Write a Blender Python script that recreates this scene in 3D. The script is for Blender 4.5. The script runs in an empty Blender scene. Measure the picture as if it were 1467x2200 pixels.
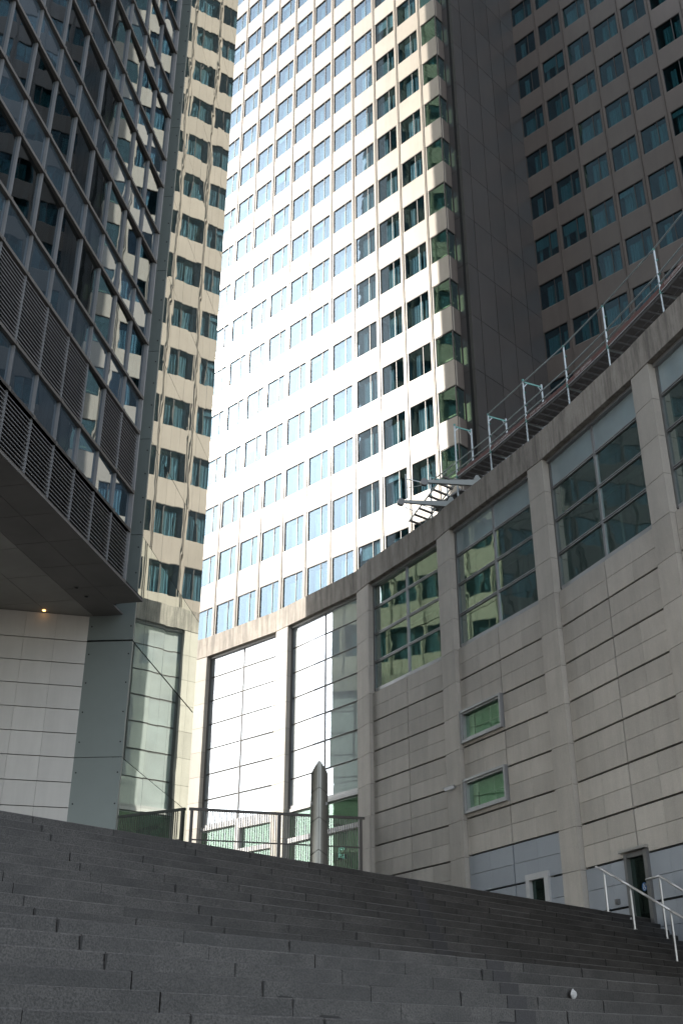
import bpy, math, random
import numpy as np
from math import sin, cos, radians, degrees, atan2, hypot, pi
from mathutils import Vector, Matrix
random.seed(7)
C = bpy.context.scene
COL = C.collection

# ---------------------------------------------------------------- camera, sky, sun, exposure
PITCH = radians(26.7)
cam = bpy.data.cameras.new("camera")
cam.sensor_fit = 'VERTICAL'; cam.sensor_height = 36.0; cam.sensor_width = 36.0
cam.lens = 2320.0 / 2200.0 * 36.0
cam.clip_start = 0.1; cam.clip_end = 2000
camo = bpy.data.objects.new("camera", cam); COL.objects.link(camo)
camo.location = (0, 0, 0); camo.rotation_euler = (pi / 2 + PITCH, 0, 0)
C.camera = camo

SUN_AZ, SUN_EL = -82.0, 34.0
world = bpy.data.worlds.new("World"); C.world = world; world.use_nodes = True
wn = world.node_tree.nodes; wl = world.node_tree.links
bg = wn['Background']; sky = wn.new('ShaderNodeTexSky'); sky.sky_type = 'NISHITA'; sky.sun_disc = False
sky.sun_elevation = radians(SUN_EL); sky.sun_rotation = radians(SUN_AZ)
sky.air_density = 1.0; sky.dust_density = 1.2; sky.ozone_density = 0.7
hs = wn.new('ShaderNodeHueSaturation'); hs.inputs['Saturation'].default_value = .42
wl.new(sky.outputs[0], hs.inputs['Color']); wl.new(hs.outputs[0], bg.inputs[0]); bg.inputs[1].default_value = 0.14
sun = bpy.data.lights.new("sun", 'SUN'); sun.energy = 3.4; sun.angle = radians(0.55); sun.color = (1.0, 0.93, 0.84)
suno = bpy.data.objects.new("sun", sun); COL.objects.link(suno)
sd = Vector((cos(radians(SUN_EL)) * sin(radians(SUN_AZ)), cos(radians(SUN_EL)) * cos(radians(SUN_AZ)), sin(radians(SUN_EL))))
suno.rotation_euler = sd.to_track_quat('Z', 'Y').to_euler(); suno.location = sd * 200
C.view_settings.view_transform = 'Standard'; C.view_settings.look = 'None'
C.view_settings.gamma = 1.0; C.view_settings.use_curve_mapping = False
C.view_settings.exposure = 1.75
C.cycles.max_bounces = 10; C.cycles.transparent_max_bounces = 16; C.cycles.glossy_bounces = 6
C.cycles.caustics_reflective = False; C.cycles.caustics_refractive = False

# ---------------------------------------------------------------- materials
def newmat(name):
    m = bpy.data.materials.new(name); m.use_nodes = True
    nt = m.node_tree; nt.nodes.clear()
    out = nt.nodes.new('ShaderNodeOutputMaterial')
    return m, nt, out
def nd(nt, t, **kw):
    n = nt.nodes.new(t)
    for k, v in kw.items(): setattr(n, k, v)
    return n
def noise(nt, scale, detail=4, rough=.6, vec=None, dims=None):
    n = nd(nt, 'ShaderNodeTexNoise'); n.inputs['Scale'].default_value = scale
    n.inputs['Detail'].default_value = detail; n.inputs['Roughness'].default_value = rough
    if vec is not None: nt.links.new(vec, n.inputs['Vector'])
    return n.outputs['Fac']
def coords(nt, scale=(1, 1, 1)):
    g = nd(nt, 'ShaderNodeNewGeometry'); mp = nd(nt, 'ShaderNodeMapping'); mp.inputs['Scale'].default_value = scale
    nt.links.new(g.outputs['Position'], mp.inputs['Vector']); return mp.outputs[0]
def ramp(nt, fac, stops):
    r = nd(nt, 'ShaderNodeValToRGB'); cr = r.color_ramp
    while len(cr.elements) < len(stops): cr.elements.new(.5)
    for e, (p, c) in zip(cr.elements, stops): e.position = p; e.color = (*c, 1) if len(c) == 3 else c
    nt.links.new(fac, r.inputs[0]); return r.outputs[0]
def mixc(nt, mode, fac, a, b):
    m = nd(nt, 'ShaderNodeMix', data_type='RGBA', blend_type=mode)
    for s, v in ((m.inputs[0], fac), (m.inputs[6], a), (m.inputs[7], b)):
        if hasattr(v, 'links') or hasattr(v, 'is_linked'): nt.links.new(v, s)
        else: s.default_value = v if not isinstance(v, tuple) else (*v, 1)
    return m.outputs[2]
def surface(name, col, rough=.5, var=.12, nscale=1.2, island=.10, streak=0., speck=0., speckscale=90, metal=0., spec=.5, bump=0., coat=0., coatr=.3, streakscale=(3, 3, .25)):
    """opaque surface: large soft mottling, tone change from piece to piece, run-off streaks and grain"""
    m, nt, out = newmat(name)
    p = nd(nt, 'ShaderNodeBsdfPrincipled'); nt.links.new(p.outputs[0], out.inputs[0])
    v = coords(nt)
    lo = tuple(c * (1 - var) for c in col); hi = tuple(min(1, c * (1 + var)) for c in col)
    c = ramp(nt, noise(nt, nscale, 5, .65, v), [(.3, lo), (.7, hi)])
    if island:
        g = nd(nt, 'ShaderNodeNewGeometry')
        c = mixc(nt, 'MULTIPLY', 1.0, c, ramp(nt, g.outputs['Random Per Island'], [(0, (1 - island,) * 3), (1, (1 + island * .4,) * 3)]))
    if streak:
        s = noise(nt, 1.0, 5, .7, coords(nt, streakscale))
        c = mixc(nt, 'MULTIPLY', 1.0, c, ramp(nt, s, [(.36, (1 - streak,) * 3), (.56, (1, 1, 1))]))
    if speck:
        s = noise(nt, speckscale, 2, .5, v)
        c = mixc(nt, 'MULTIPLY', 1.0, c, ramp(nt, s, [(.35, (1 - speck,) * 3), (.5, (1, 1, 1)), (.68, (1 + speck,) * 3)]))
    nt.links.new(c, p.inputs['Base Color'])
    p.inputs['Roughness'].default_value = rough; p.inputs['Metallic'].default_value = metal
    p.inputs['Specular IOR Level'].default_value = spec
    p.inputs['Coat Weight'].default_value = coat; p.inputs['Coat Roughness'].default_value = coatr
    if bump:
        b = nd(nt, 'ShaderNodeBump'); b.inputs['Strength'].default_value = bump; b.inputs['Distance'].default_value = .02
        nt.links.new(noise(nt, speckscale * .7 if speck else 40, 4, .6, v), b.inputs['Height']); nt.links.new(b.outputs[0], p.inputs['Normal'])
    return m
def glass(name, tint, refl=(.85, .9, .95), f0=.10, rough=.01, wave=0., wscale=.8, base=None, basew=0., power=4.):
    """window glass: tinted transmission, mirror reflection growing towards grazing; base = opaque backing seen in the pane"""
    m, nt, out = newmat(name)
    tr = nd(nt, 'ShaderNodeBsdfTransparent'); tr.inputs[0].default_value = (*tint, 1)
    gl = nd(nt, 'ShaderNodeBsdfGlossy'); gl.inputs['Roughness'].default_value = rough; gl.inputs['Color'].default_value = (*refl, 1)
    lw = nd(nt, 'ShaderNodeLayerWeight'); lw.inputs[0].default_value = .5
    pw = nd(nt, 'ShaderNodeMath', operation='POWER'); nt.links.new(lw.outputs['Facing'], pw.inputs[0]); pw.inputs[1].default_value = power
    ma = nd(nt, 'ShaderNodeMath', operation='MULTIPLY_ADD'); nt.links.new(pw.outputs[0], ma.inputs[0]); ma.inputs[1].default_value = 1 - f0; ma.inputs[2].default_value = f0
    body = tr.outputs[0]
    if base is not None:
        di = nd(nt, 'ShaderNodeBsdfDiffuse')
        c = ramp(nt, noise(nt, .7, 3, .6, coords(nt)), [(.3, tuple(x * .85 for x in base)), (.7, tuple(x * 1.1 for x in base))])
        g = nd(nt, 'ShaderNodeNewGeometry')
        c = mixc(nt, 'MULTIPLY', 1.0, c, ramp(nt, g.outputs['Random Per Island'], [(0, (.86,) * 3), (1, (1.05,) * 3)]))
        nt.links.new(c, di.inputs[0])
        mb = nd(nt, 'ShaderNodeMixShader'); mb.inputs[0].default_value = basew
        nt.links.new(tr.outputs[0], mb.inputs[1]); nt.links.new(di.outputs[0], mb.inputs[2]); body = mb.outputs[0]
    mx = nd(nt, 'ShaderNodeMixShader'); nt.links.new(ma.outputs[0], mx.inputs[0]); nt.links.new(body, mx.inputs[1]); nt.links.new(gl.outputs[0], mx.inputs[2])
    nt.links.new(mx.outputs[0], out.inputs[0])
    if wave:
        b = nd(nt, 'ShaderNodeBump'); b.inputs['Strength'].default_value = 1.0; b.inputs['Distance'].default_value = wave
        nt.links.new(noise(nt, wscale, 2, .4, coords(nt)), b.inputs['Height']); nt.links.new(b.outputs[0], gl.inputs['Normal'])
    return m
M = {}
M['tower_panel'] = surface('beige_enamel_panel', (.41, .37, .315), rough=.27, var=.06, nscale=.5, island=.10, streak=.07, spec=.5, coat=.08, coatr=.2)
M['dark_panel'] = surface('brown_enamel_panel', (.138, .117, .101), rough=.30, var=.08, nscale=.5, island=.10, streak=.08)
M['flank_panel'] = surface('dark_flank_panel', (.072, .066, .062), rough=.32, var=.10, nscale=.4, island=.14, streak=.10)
M['bronze'] = surface('dark_bronze_frame', (.05, .045, .04), rough=.45, island=0)
M['tower_frame'] = surface('pale_window_bar', (.55, .53, .50), rough=.5, island=0)
M['tower_glass'] = glass('sky_tinted_window', (.62, .74, .78), refl=(.44, .55, .66), f0=.12, wave=.003, wscale=.9)  # blue of the mirrored sky is put into the reflection colour
M['wing_glass'] = glass('dark_teal_window', (.42, .60, .62), refl=(.46, .58, .64), f0=.09, wave=.003, wscale=.9, power=5.)
M['corner_glass'] = glass('green_corner_window', (.82, .92, .80), refl=(.55, .72, .76), f0=.28, wave=.004)
M['curtain'] = surface('sheer_curtain', (.62, .67, .69), rough=.9, var=.05, island=.15, streak=.25, streakscale=(9, 9, .1))
M['room'] = surface('dim_room', (.24, .265, .27), rough=.9, island=0)
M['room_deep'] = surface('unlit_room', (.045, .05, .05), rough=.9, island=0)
M['joint'] = surface('dark_joint', (.014, .014, .013), rough=.9, island=0)
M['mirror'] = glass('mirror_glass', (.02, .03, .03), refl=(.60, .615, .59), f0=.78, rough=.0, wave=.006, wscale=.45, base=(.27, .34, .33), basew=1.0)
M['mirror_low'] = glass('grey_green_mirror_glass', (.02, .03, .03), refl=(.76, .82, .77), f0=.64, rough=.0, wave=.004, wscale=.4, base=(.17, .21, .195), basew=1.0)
M['cw_glass'] = glass('curtain_wall_window', (.42, .52, .56), refl=(.66, .74, .78), f0=.42, wave=.004, wscale=.55)
M['cw_spandrel'] = glass('curtain_wall_spandrel', (.02, .03, .03), refl=(.66, .74, .80), f0=.42, wave=.004, wscale=.55, base=(.065, .09, .11), basew=1.0)
M['rear_glass'] = glass('green_rear_glass', (.02, .03, .03), refl=(.66, .78, .66), f0=.55, wave=.006, wscale=.5, base=(.05, .11, .10), basew=1.0)
M['alu'] = surface('grey_aluminium', (.34, .34, .34), rough=.38, metal=.35, island=.05)
M['mullion'] = surface('dull_grey_mullion', (.20, .205, .21), rough=.5, island=.05)
M['transom'] = surface('brown_grey_transom', (.115, .105, .095), rough=.5, island=.05)
M['alu_dark'] = surface('dull_aluminium', (.16, .16, .155), rough=.45, metal=.4, island=.05)
M['louvre'] = surface('dark_louvre_blade', (.13, .125, .12), rough=.5, island=.1)
M['strip'] = surface('grey_green_metal', (.165, .195, .185), rough=.38, var=.06, nscale=.6, island=.06, metal=.1)
M['white_panel'] = surface('off_white_panel', (.52, .50, .46), rough=.45, var=.05, nscale=.8, island=.06, streak=.06)
M['soffit_a'] = surface('grey_soffit_panel', (.165, .155, .145), rough=.6, island=.08, nscale=.7)
M['soffit_b'] = surface('pale_soffit_panel', (.30, .29, .265), rough=.6, island=.06, nscale=.7)
M['stone'] = surface('pale_stone_cladding', (.475, .44, .385), rough=.72, var=.08, nscale=1.0, island=.15, streak=.10, speck=.10, speckscale=60, bump=.05)
M['cornice'] = surface('weathered_stone_cornice', (.36, .325, .28), rough=.78, var=.14, nscale=1.6, island=.12, streak=.45, speck=.14, speckscale=50, bump=.08, streakscale=(4.5, 4.5, .5))
M['metal_panel'] = surface('blue_grey_metal_panel', (.31, .335, .36), rough=.45, var=.04, island=.05, metal=.1)
M['opal'] = glass('opal_glazing', (.3, .35, .35), refl=(.85, .92, 1.0), f0=.32, wave=.003, wscale=.5, base=(.52, .56, .56), basew=.9)
M['frosted'] = glass('frosted_glazing', (.3, .35, .35), refl=(.7, .8, .85), f0=.16, wave=.004, wscale=.5, base=(.42, .50, .51), basew=.95)
M['bay_glass'] = glass('office_glazing', (.52, .64, .61), refl=(.84, .94, .92), f0=.34, wave=.007, wscale=.6)
M['shop_glass'] = glass('green_shop_glazing', (.74, .88, .78), refl=(.8, .95, .85), f0=.10, wave=.003)
M['interior'] = surface('office_interior', (.27, .27, .25), rough=.9, island=0, nscale=.4, var=.4)
M['green_interior'] = surface('green_lobby_interior', (.36, .46, .39), rough=.9, island=0, nscale=.5, var=.3)
M['white_frame'] = surface('white_frame', (.46, .46, .45), rough=.4, island=0)
M['granite'] = surface('grey_granite', (.038, .035, .032), rough=.5, var=.34, nscale=1.3, island=.34, speck=.7, speckscale=70, bump=.25, streak=.45, streakscale=(1.6, 1.6, 3.0))
M['granite_dark'] = surface('dark_granite_insert', (.030, .028, .028), rough=.7, speck=.3, island=.2, bump=.2)
M['grime'] = surface('dark_run_off', (.018, .017, .016), rough=.75, island=.2)
M['pale_edge'] = surface('pale_granite_nosing', (.060, .056, .051), rough=.6, var=.3, nscale=3, island=.35, speck=.5, speckscale=70, bump=.3)  # paler tone for the chamfer along the top edge of each step
M['paving'] = surface('plaza_paving', (.13, .125, .12), rough=.8, speck=.3, speckscale=40, island=0)
M['steel'] = surface('brushed_steel', (.44, .43, .41), rough=.32, metal=.7, island=0)
M['rail_paint'] = surface('brown_grey_railing', (.09, .08, .07), rough=.45, island=0)
M['galv'] = surface('galvanised_tube', (.42, .46, .46), rough=.35, metal=.6, island=.2, var=.2, nscale=9)
M['green_tube'] = surface('green_scaffold_coupler', (.10, .26, .23), rough=.5, island=0)
M['deck'] = surface('scaffold_deck', (.20, .19, .18), rough=.7, island=.25, var=.2, nscale=5)
M['toe'] = surface('faded_red_toe_board', (.16, .075, .065), rough=.7, island=.3, var=.3, nscale=4)
M['white'] = surface('white_lettering', (.62, .6, .58), rough=.6, island=0)
M['davit'] = surface('grey_painted_beam', (.27, .29, .28), rough=.45, island=0)
M['pylon'] = surface('bronze_grey_pylon', (.23, .225, .20), rough=.25, metal=.6, island=.06, var=.06)
M['paper'] = surface('crumpled_paper', (.42, .41, .39), rough=.9, island=.2)
M['blue_sign'] = surface('blue_sticker', (.03, .12, .30), rough=.5, island=0)
M['door_glass'] = glass('dark_green_door_glass', (.10, .18, .15), refl=(.6, .75, .7), f0=.10)
M['yellow_panel'] = surface('pale_yellow_panel', (.62, .62, .36), rough=.5, island=.1)
m, nt, out = newmat('lit_downlight'); e = nd(nt, 'ShaderNodeEmission'); e.inputs[0].default_value = (1, .5, .16, 1); e.inputs[1].default_value = 2.2; nt.links.new(e.outputs[0], out.inputs[0]); M['glow'] = m

# ---------------------------------------------------------------- mesh helpers
class F:
    """plan frame: origin, direction azimuth (t axis), outward azimuth (n axis), degrees clockwise from +Y"""
    def __init__(s, o, az, out):
        s.o = np.array(o[:2], float); s.d = np.array([sin(radians(az)), cos(radians(az))]); s.n = np.array([sin(radians(out)), cos(radians(out))])
    def p(s, t, n, z): w = s.o + s.d * t + s.n * n; return (w[0], w[1], z)
class MB:
    def __init__(s): s.v = []; s.f = []; s.m = []
    def add(s, vs, fs, mi=0):
        k = len(s.v); s.v += [tuple(map(float, v)) for v in vs]; s.f += [tuple(i + k for i in f) for f in fs]; s.m += [mi] * len(fs)
    def hexa(s, a, b, mi=0):      # two quads a (bottom) b (top)
        s.add(list(a) + list(b), [(3, 2, 1, 0), (4, 5, 6, 7), (0, 1, 5, 4), (1, 2, 6, 5), (2, 3, 7, 6), (3, 0, 4, 7)], mi)
    def box(s, f, t0, t1, n0, n1, z0, z1, mi=0):
        q = [(t0, n0), (t1, n0), (t1, n1), (t0, n1)]
        s.hexa([f.p(t, n, z0) for t, n in q], [f.p(t, n, z1) for t, n in q], mi)
    def abox(s, x0, x1, y0, y1, z0, z1, mi=0):
        q = [(x0, y0), (x1, y0), (x1, y1), (x0, y1)]
        s.hexa([(x, y, z0) for x, y in q], [(x, y, z1) for x, y in q], mi)
    def quad(s, a, b, c, d, mi=0): s.add([a, b, c, d], [(0, 1, 2, 3)], mi)
    def prism(s, poly, z0, z1, mi=0):
        n = len(poly); vs = [(x, y, z0) for x, y in poly] + [(x, y, z1) for x, y in poly]
        s.add(vs, [tuple(range(n))[::-1], tuple(range(n, 2 * n))] + [(i, (i + 1) % n, n + (i + 1) % n, n + i) for i in range(n)], mi)
    def tube(s, a, b, r, seg=8, mi=0, r2=None):
        a, b = Vector(a), Vector(b); r2 = r if r2 is None else r2
        d = (b - a).normalized(); x = d.orthogonal().normalized(); y = d.cross(x)
        vs = [a + (x * cos(2 * pi * i / seg) + y * sin(2 * pi * i / seg)) * r for i in range(seg)] + [b + (x * cos(2 * pi * i / seg) + y * sin(2 * pi * i / seg)) * r2 for i in range(seg)]
        s.add(vs, [tuple(range(seg))[::-1], tuple(range(seg, 2 * seg))] + [(i, (i + 1) % seg, seg + (i + 1) % seg, seg + i) for i in range(seg)], mi)
    def bar(s, a, b, w, h, mi=0):  # square bar between two points
        a, b = Vector(a), Vector(b); d = (b - a).normalized()
        up = Vector((0, 0, 1)) if abs(d.z) < .9 else Vector((1, 0, 0))
        x = d.cross(up).normalized() * w / 2; y = x.normalized().cross(d) * h / 2
        s.hexa([a - x - y, a + x - y, a + x + y, a - x + y], [b - x - y, b + x - y, b + x + y, b - x + y], mi)
    def build(s, name, mats, parent=None, smooth=False, local=False):
        me = bpy.data.meshes.new(name)
        off = (0, 0, 0)
        if parent is not None and not local:
            q = parent; off = Vector((0, 0, 0))
            while q is not None: off = off + q.location; q = q.parent
        vs = [(v[0] - off[0], v[1] - off[1], v[2] - off[2]) for v in s.v]
        me.from_pydata(vs, [], s.f)
        for mt in (mats if isinstance(mats, (list, tuple)) else [mats]): me.materials.append(mt)
        me.polygons.foreach_set('material_index', s.m)
        if smooth: me.polygons.foreach_set('use_smooth', [True] * len(s.f))
        me.update()
        o = bpy.data.objects.new(name, me); COL.objects.link(o)
        if parent is not None: o.parent = parent
        return o
def thing(name, loc, label, cat, group=None):
    o = bpy.data.objects.new(name, None); COL.objects.link(o); o.location = loc; o.empty_display_size = .3
    o['label'] = label; o['category'] = cat
    if group: o['group'] = group
    return o
def tag(o, label, cat, group=None):
    o['label'] = label; o['category'] = cat
    if group: o['group'] = group
    return o
def structure(o): o['kind'] = 'structure'; return o
def joint_gap_boxes(b, f, ts, zs, n0, n1, gt, gz, mi=0, skip=None):
    """boxes filling a grid of lines ts x zs with open joints"""
    for i in range(len(ts) - 1):
        for j in range(len(zs) - 1):
            if skip and skip(ts[i], ts[i + 1], zs[j], zs[j + 1]): continue
            b.box(f, ts[i] + gt / 2, ts[i + 1] - gt / 2, n0, n1, zs[j] + gz / 2, zs[j + 1] - gz / 2, mi)
def in_frame(p):
    x, y, z = p; dep = y * cos(PITCH) + z * sin(PITCH)
    if dep <= .1: return None
    return (733.5 + 2320 * x / dep, 1100 - 2320 * (-y * sin(PITCH) + z * cos(PITCH)) / dep)
GZ = -1.6          # lower pavement
PZ = 2.85          # plaza at the head of the steps
TZ = 5.35          # upper terrace

# ================================================================ GROUND AND STEPS
b = MB(); b.quad((-400, -400, GZ), (400, -400, GZ), (400, 400, GZ), (-400, 400, GZ))
structure(b.build('ground', M['paving']))
ST = F((0, 0), 43.1, -46.9)                       # t along the treads, n up the flight
steps = []
for k in range(13): steps.append((13.03 - .26 * k, 2.85 - .148 * k))
for j in range(18): steps.append((7.99 - .346 * j, .993 - .148 * j))
b = MB(); inset = MB()
S0, S1 = -24.0, 31.0
for i, (pn, z) in enumerate(steps):
    back = steps[i - 1][0] + .02 if i else pn + .45
    zb = z - .16 if i < len(steps) - 1 else GZ
    first = 7.92 - .012 * i if i < 13 else (5.2 if (i % 1 == 0) else 0)
    step = 1.305
    s = first - math.ceil((first - S0) / step) * step
    while s < S1:
        w = step
        g = random.choice([.004, .006, .008, .014])
        jn = random.uniform(-.004, .004); jz = random.uniform(-.0025, .0025)
        a0, a1 = s + g / 2, s + w - g / 2
        n0 = pn + jn; zt = z + jz; c = random.choice([.005, .008, .012])
        pr = [(n0, zb), (n0, zt - c), (n0 + c, zt), (back, zt), (back, zb)]
        vs = [ST.p(a0, n, zz) for n, zz in pr] + [ST.p(a1, n, zz) for n, zz in pr]
        b.add(vs, [(0, 1, 2, 3, 4), (9, 8, 7, 6, 5)] + [(q, q + 5, (q + 1) % 5 + 5, (q + 1) % 5) for q in range(5) if q != 1], 0)
        b.f.append((len(b.v) - 9, len(b.v) - 4, len(b.v) - 3, len(b.v) - 8)); b.m.append(3)
        if -6 < s < 28:
            if random.random() < .6:      # run-off stain down the joint
                ww = random.uniform(.006, .018); hh = random.uniform(.05, .128)
                q = [(-ww, z - .013), (ww, z - .013), (ww * .35, z - .013 - hh), (-ww * .35, z - .013 - hh)]
                b.add([ST.p(s + dx, pn - .0075, zz) for dx, zz in q], [(0, 1, 2, 3)], 4)
            if random.random() < .22:     # grime trapped along the foot of the riser
                l0 = random.uniform(.05, .5); l1 = l0 + random.uniform(.2, .7); zf = z - .148 + .012
                b.add([ST.p(s + l0, pn - .0065, zf), ST.p(s + min(l1, 1.28), pn - .0065, zf), ST.p(s + min(l1, 1.28) - .05, pn - .0065, zf + .016), ST.p(s + l0 + .04, pn - .0065, zf + .022)], [(0, 1, 2, 3)], 4)
        s += w
    # dark contrast inserts running diagonally up the flight
    if i < 13: sd_ = 15.78 - .247 * i
    else: sd_ = 11.15 - .37 * (i - 13)
    for q, (w0, w1) in enumerate(((-.17, .17),)):
        b.box(ST, sd_ + w0, sd_ + w1, pn - .008, pn + .05, z - .135, z - .012, 1)
# solid core below the blocks and the landing slab
b.box(ST, S0, S1, 8.0, 10.2, .60, .985, 0)
for (pn, z), (pn2, z2) in zip(steps[:-1], steps[1:]):
    b.box(ST, S0, S1, pn + .03, 13.4, z - .5, z - .02, 2)
structure(b.build('stone_steps', [M['granite'], M['granite_dark'], M['joint'], M['pale_edge'], M['grime']]))
# plaza behind the head of the steps and the raised terrace
b = MB(); b.box(ST, S0, S1 + 10, 13.40, 80, GZ + .02, PZ - .004)
structure(b.build('plaza', M['paving']))

# ================================================================ BOW-FRONTED STONE BUILDING (right)
CH, CT = 16.5, 17.45
CB = [((-9.77, 51.05), (-6.86, 48.25)),
      ((-6.227, 47.74), (-2.84, 44.42)), ((-2.31, 43.73), (.60, 40.01)), ((1.03, 39.04), (3.39, 35.02)), ((3.75, 34.16), (5.85, 29.91)), ((6.19, 29.18), (7.89, 24.75)), ((8.14, 23.96), (9.67, 19.50)), ((9.88, 18.65), (11.0, 14.05))]
sb = thing('stone_building', (4.0, 36.0, PZ), 'curved pale stone office building with tall glazed bays beside the steps', 'building')
def bayframe(a, c):
    A = degrees(atan2(c[0] - a[0], c[1] - a[1])); return F(a, A, A + 90), hypot(c[0] - a[0], c[1] - a[1])
REC = .26
pier_b = []
wall = MB(); joints = MB(); corn = MB(); roof = MB()
rows = [CH - 1.0 * 0, 15.5, 14.4, 13.3, 12.18, 11.06, 9.94, 8.8]
stone_rows = [12.10 - .556 * i for i in range(0, 26)]
for bi, (a, c) in enumerate(CB):
    f, L = bayframe(a, c)
    # pier to the right of the bay (blocks with fine joints)
    if bi + 1 < len(CB):
        a2, c2 = CB[bi + 1]; f2, L2 = bayframe(a2, c2)
        pb = MB(); z = CH
        nb = 0
        while z > GZ:
            h = 1.11 if z > 1 else z - GZ + .2
            q = [f.p(L, 0, 0)[:2], f2.p(0, 0, 0)[:2], f2.p(0, -.62, 0)[:2], f.p(L, -.62, 0)[:2]]
            pb.prism(q, max(GZ, z - h + .006), z - .006, 0); z -= h; nb += 1
        q2 = [f.p(L - .0, -.03, 0)[:2], f2.p(.0, -.03, 0)[:2], f2.p(0, -.6, 0)[:2], f.p(L, -.6, 0)[:2]]
        q2 = [tuple(np.array(q2[i]) * .97 + np.mean(q2, axis=0) * .03) for i in range(4)]
        pb.prism(q2, GZ, CH - .01, 1)
        pb.build('pier', [M['stone'], M['joint']], sb)
    # cornice beam over bay and pier
    n_b = 2
    for k in range(n_b):
        corn.box(f, L * k / n_b + .006, L * (k + 1) / n_b - .006, -.62, .02, CH + .004, CT, 0)
    if bi + 1 < len(CB):
        q = [f.p(L + .006, .02, 0)[:2], f2.p(-.006, .02, 0)[:2], f2.p(-.006, -.62, 0)[:2], f.p(L + .006, -.62, 0)[:2]]
        corn.prism(q, CH + .004, CT, 0)
    corn.box(f, .0, L, -.60, -.01, CH + .012, CT - .02, 1)
    # glazing
    glaze_bot = 8.8 if bi in (1, 2, 0) else 12.18
    zr = [z for z in rows if z >= glaze_bot - .01]
    fr = MB(); HD = CH - .10; fl = bi < 3; pz = .012 if fl else .025
    fr.box(f, .0, L, -REC - .10, -REC + .10, CH - .10, CH, 0)               # head
    fr.box(f, .0, .07 if not fl else .10, -REC - .10, -REC + .04, glaze_bot, HD, 1)
    fr.box(f, L - (.07 if not fl else .10), L, -REC - .10, -REC + .04, glaze_bot, HD, 1)
    fr.box(f, .10, L - .10, -REC - .10, -REC + .05, glaze_bot - .06, glaze_bot + .06, 0)
    mid = L / 2
    for dx in ((-.04, .022) if fl else (-.040, .018)): fr.box(f, mid + dx, mid + dx + (.018 if fl else .022), -REC - .08, -REC + pz, glaze_bot + .06, HD, 1 if fl else 0)
    for z in zr[1:]:
        if z <= glaze_bot + .05: continue
        for t0, t1 in ((.10, mid - .045), (mid + .045, L - .10)):
            for dz in ((-.035, .02) if fl else (-.045, .017)): fr.box(f, t0, t1, -REC - .07, -REC + (.008 if fl else .025), z + dz, z + dz + (.015 if fl else .028), 1 if fl else 0)
    win = fr.build('window', [M['alu'], M['alu_dark']], sb)
    zz = [CH] + zr[1:]
    for r in range(len(zz) - 1):
        for t0, t1 in ((.10 if fl else .07, mid - (.022 if fl else .045)), (mid + (.022 if fl else .045), L - (.10 if fl else .07))):
            pm = M['opal'] if bi in (0, 1, 2) else (M['frosted'] if r == 0 and bi >= 4 else M['bay_glass'])
            tl = [random.gauss(0, .0035) for _ in range(3)]
            p = MB(); z1, z0 = zz[r] - (.10 if r == 0 else (.02 if fl else .05)), zz[r + 1] + (.02 if fl else .05)
            def gp(t, z, off=0): return f.p(t, -REC - (.004 if fl else .02) + tl[0] * (t - t0) + tl[1] * (z - z0) - off, z)
            # pane as a shallow slab so that it has a thickness
            p.hexa([gp(t0, z0, .012), gp(t1, z0, .012), gp(t1, z0), gp(t0, z0)], [gp(t0, z1, .012), gp(t1, z1, .012), gp(t1, z1), gp(t0, z1)])
            p.f = p.f[:]; p.build('pane', pm, win)
    # inner wall and office floor behind the glass
    inn = MB()
    if bi in (0, 1, 2):
        inn.box(f, -.3, L + .3, -.85, -.75, 8.6, CH + .2, 0); inn.box(f, -.3, L + .3, -3.6, -3.5, TZ, 8.6, 1); inn.box(f, -.3, L + .3, -3.5, -.3, 8.55, 8.60, 1)
        for tt in (.8, 2.6): inn.box(f, tt, tt + .25, -3.4, -3.1, TZ, 8.55, 1)
        inn.box(f, 0, L, -3.0, -2.9, 7.3, 7.45, 1)
        inn.build('interior', [M['interior'], M['green_interior']], sb)
    else:
        inn.box(f, -.3, L + .3, -3.4, -3.3, 11.2, CH + .4, 0)
        inn.box(f, -.3, L + .3, -3.3, -.66, 15.35, 15.5, 1)                   # suspended ceiling
        inn.box(f, -.3, L + .3, -3.3, -.66, 11.75, 11.9, 0)
        for tt in (.35, 1.7, 3.1): inn.box(f, tt, tt + .30, -1.6 - tt * .3, -1.3 - tt * .3, 11.9, 15.35, 2)
        inn.box(f, .2, L - .3, -1.15, -1.05, 14.62, 14.78, 2)
        inn.build('interior', [M['interior'], M['room_deep'], M['soffit_b']], sb)
    # lower part of the bay
    wall = MB()
    if bi in (0, 1, 2):
        sf = MB()
        sf.box(f, 0, L, -REC - .1, -REC + .08, 8.62, 8.74, 0)
        sf.box(f, 0, L, -REC - .1, -REC + .12, 7.42, 7.60, 0)
        sf.box(f, mid - .06, mid + .06, -REC - .1, -REC + .08, TZ, 8.62, 0)
        if bi == 1:
            sf.box(f, mid + .06, mid + .24, -REC - .1, -REC + .11, 7.6, 8.62, 0); sf.box(f, L - .2, L, -REC - .1, -REC + .11, 7.6, 8.62, 0)
            sf.box(f, mid + .24, L - .2, -REC - .1, -REC + .11, 8.44, 8.62, 0); sf.box(f, L - .12, L, -REC - .1, -REC + .08, TZ, 7.42, 0)
        sw = sf.build('shop_window', M['white_frame'], sb)
        for t0, t1 in ((0, mid - .06), (mid + .06, L)):
            for z0, z1 in ((TZ, 7.42), (7.6, 8.62)):
                p = MB(); p.box(f, t0, t1, -REC - .06, -REC - .045, z0, z1); p.build('pane', M['shop_glass'], sw)
        wall.box(f, 0, L, -.5, -REC + .02, GZ, TZ - .01, 0)
    else:
        holes = []
        if bi == 4: holes = [(.02, mid - .03, 8.88, 9.94), (.02, mid - .03, 6.68, 7.74), (2.95, 4.0, GZ, 4.5)]
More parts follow.
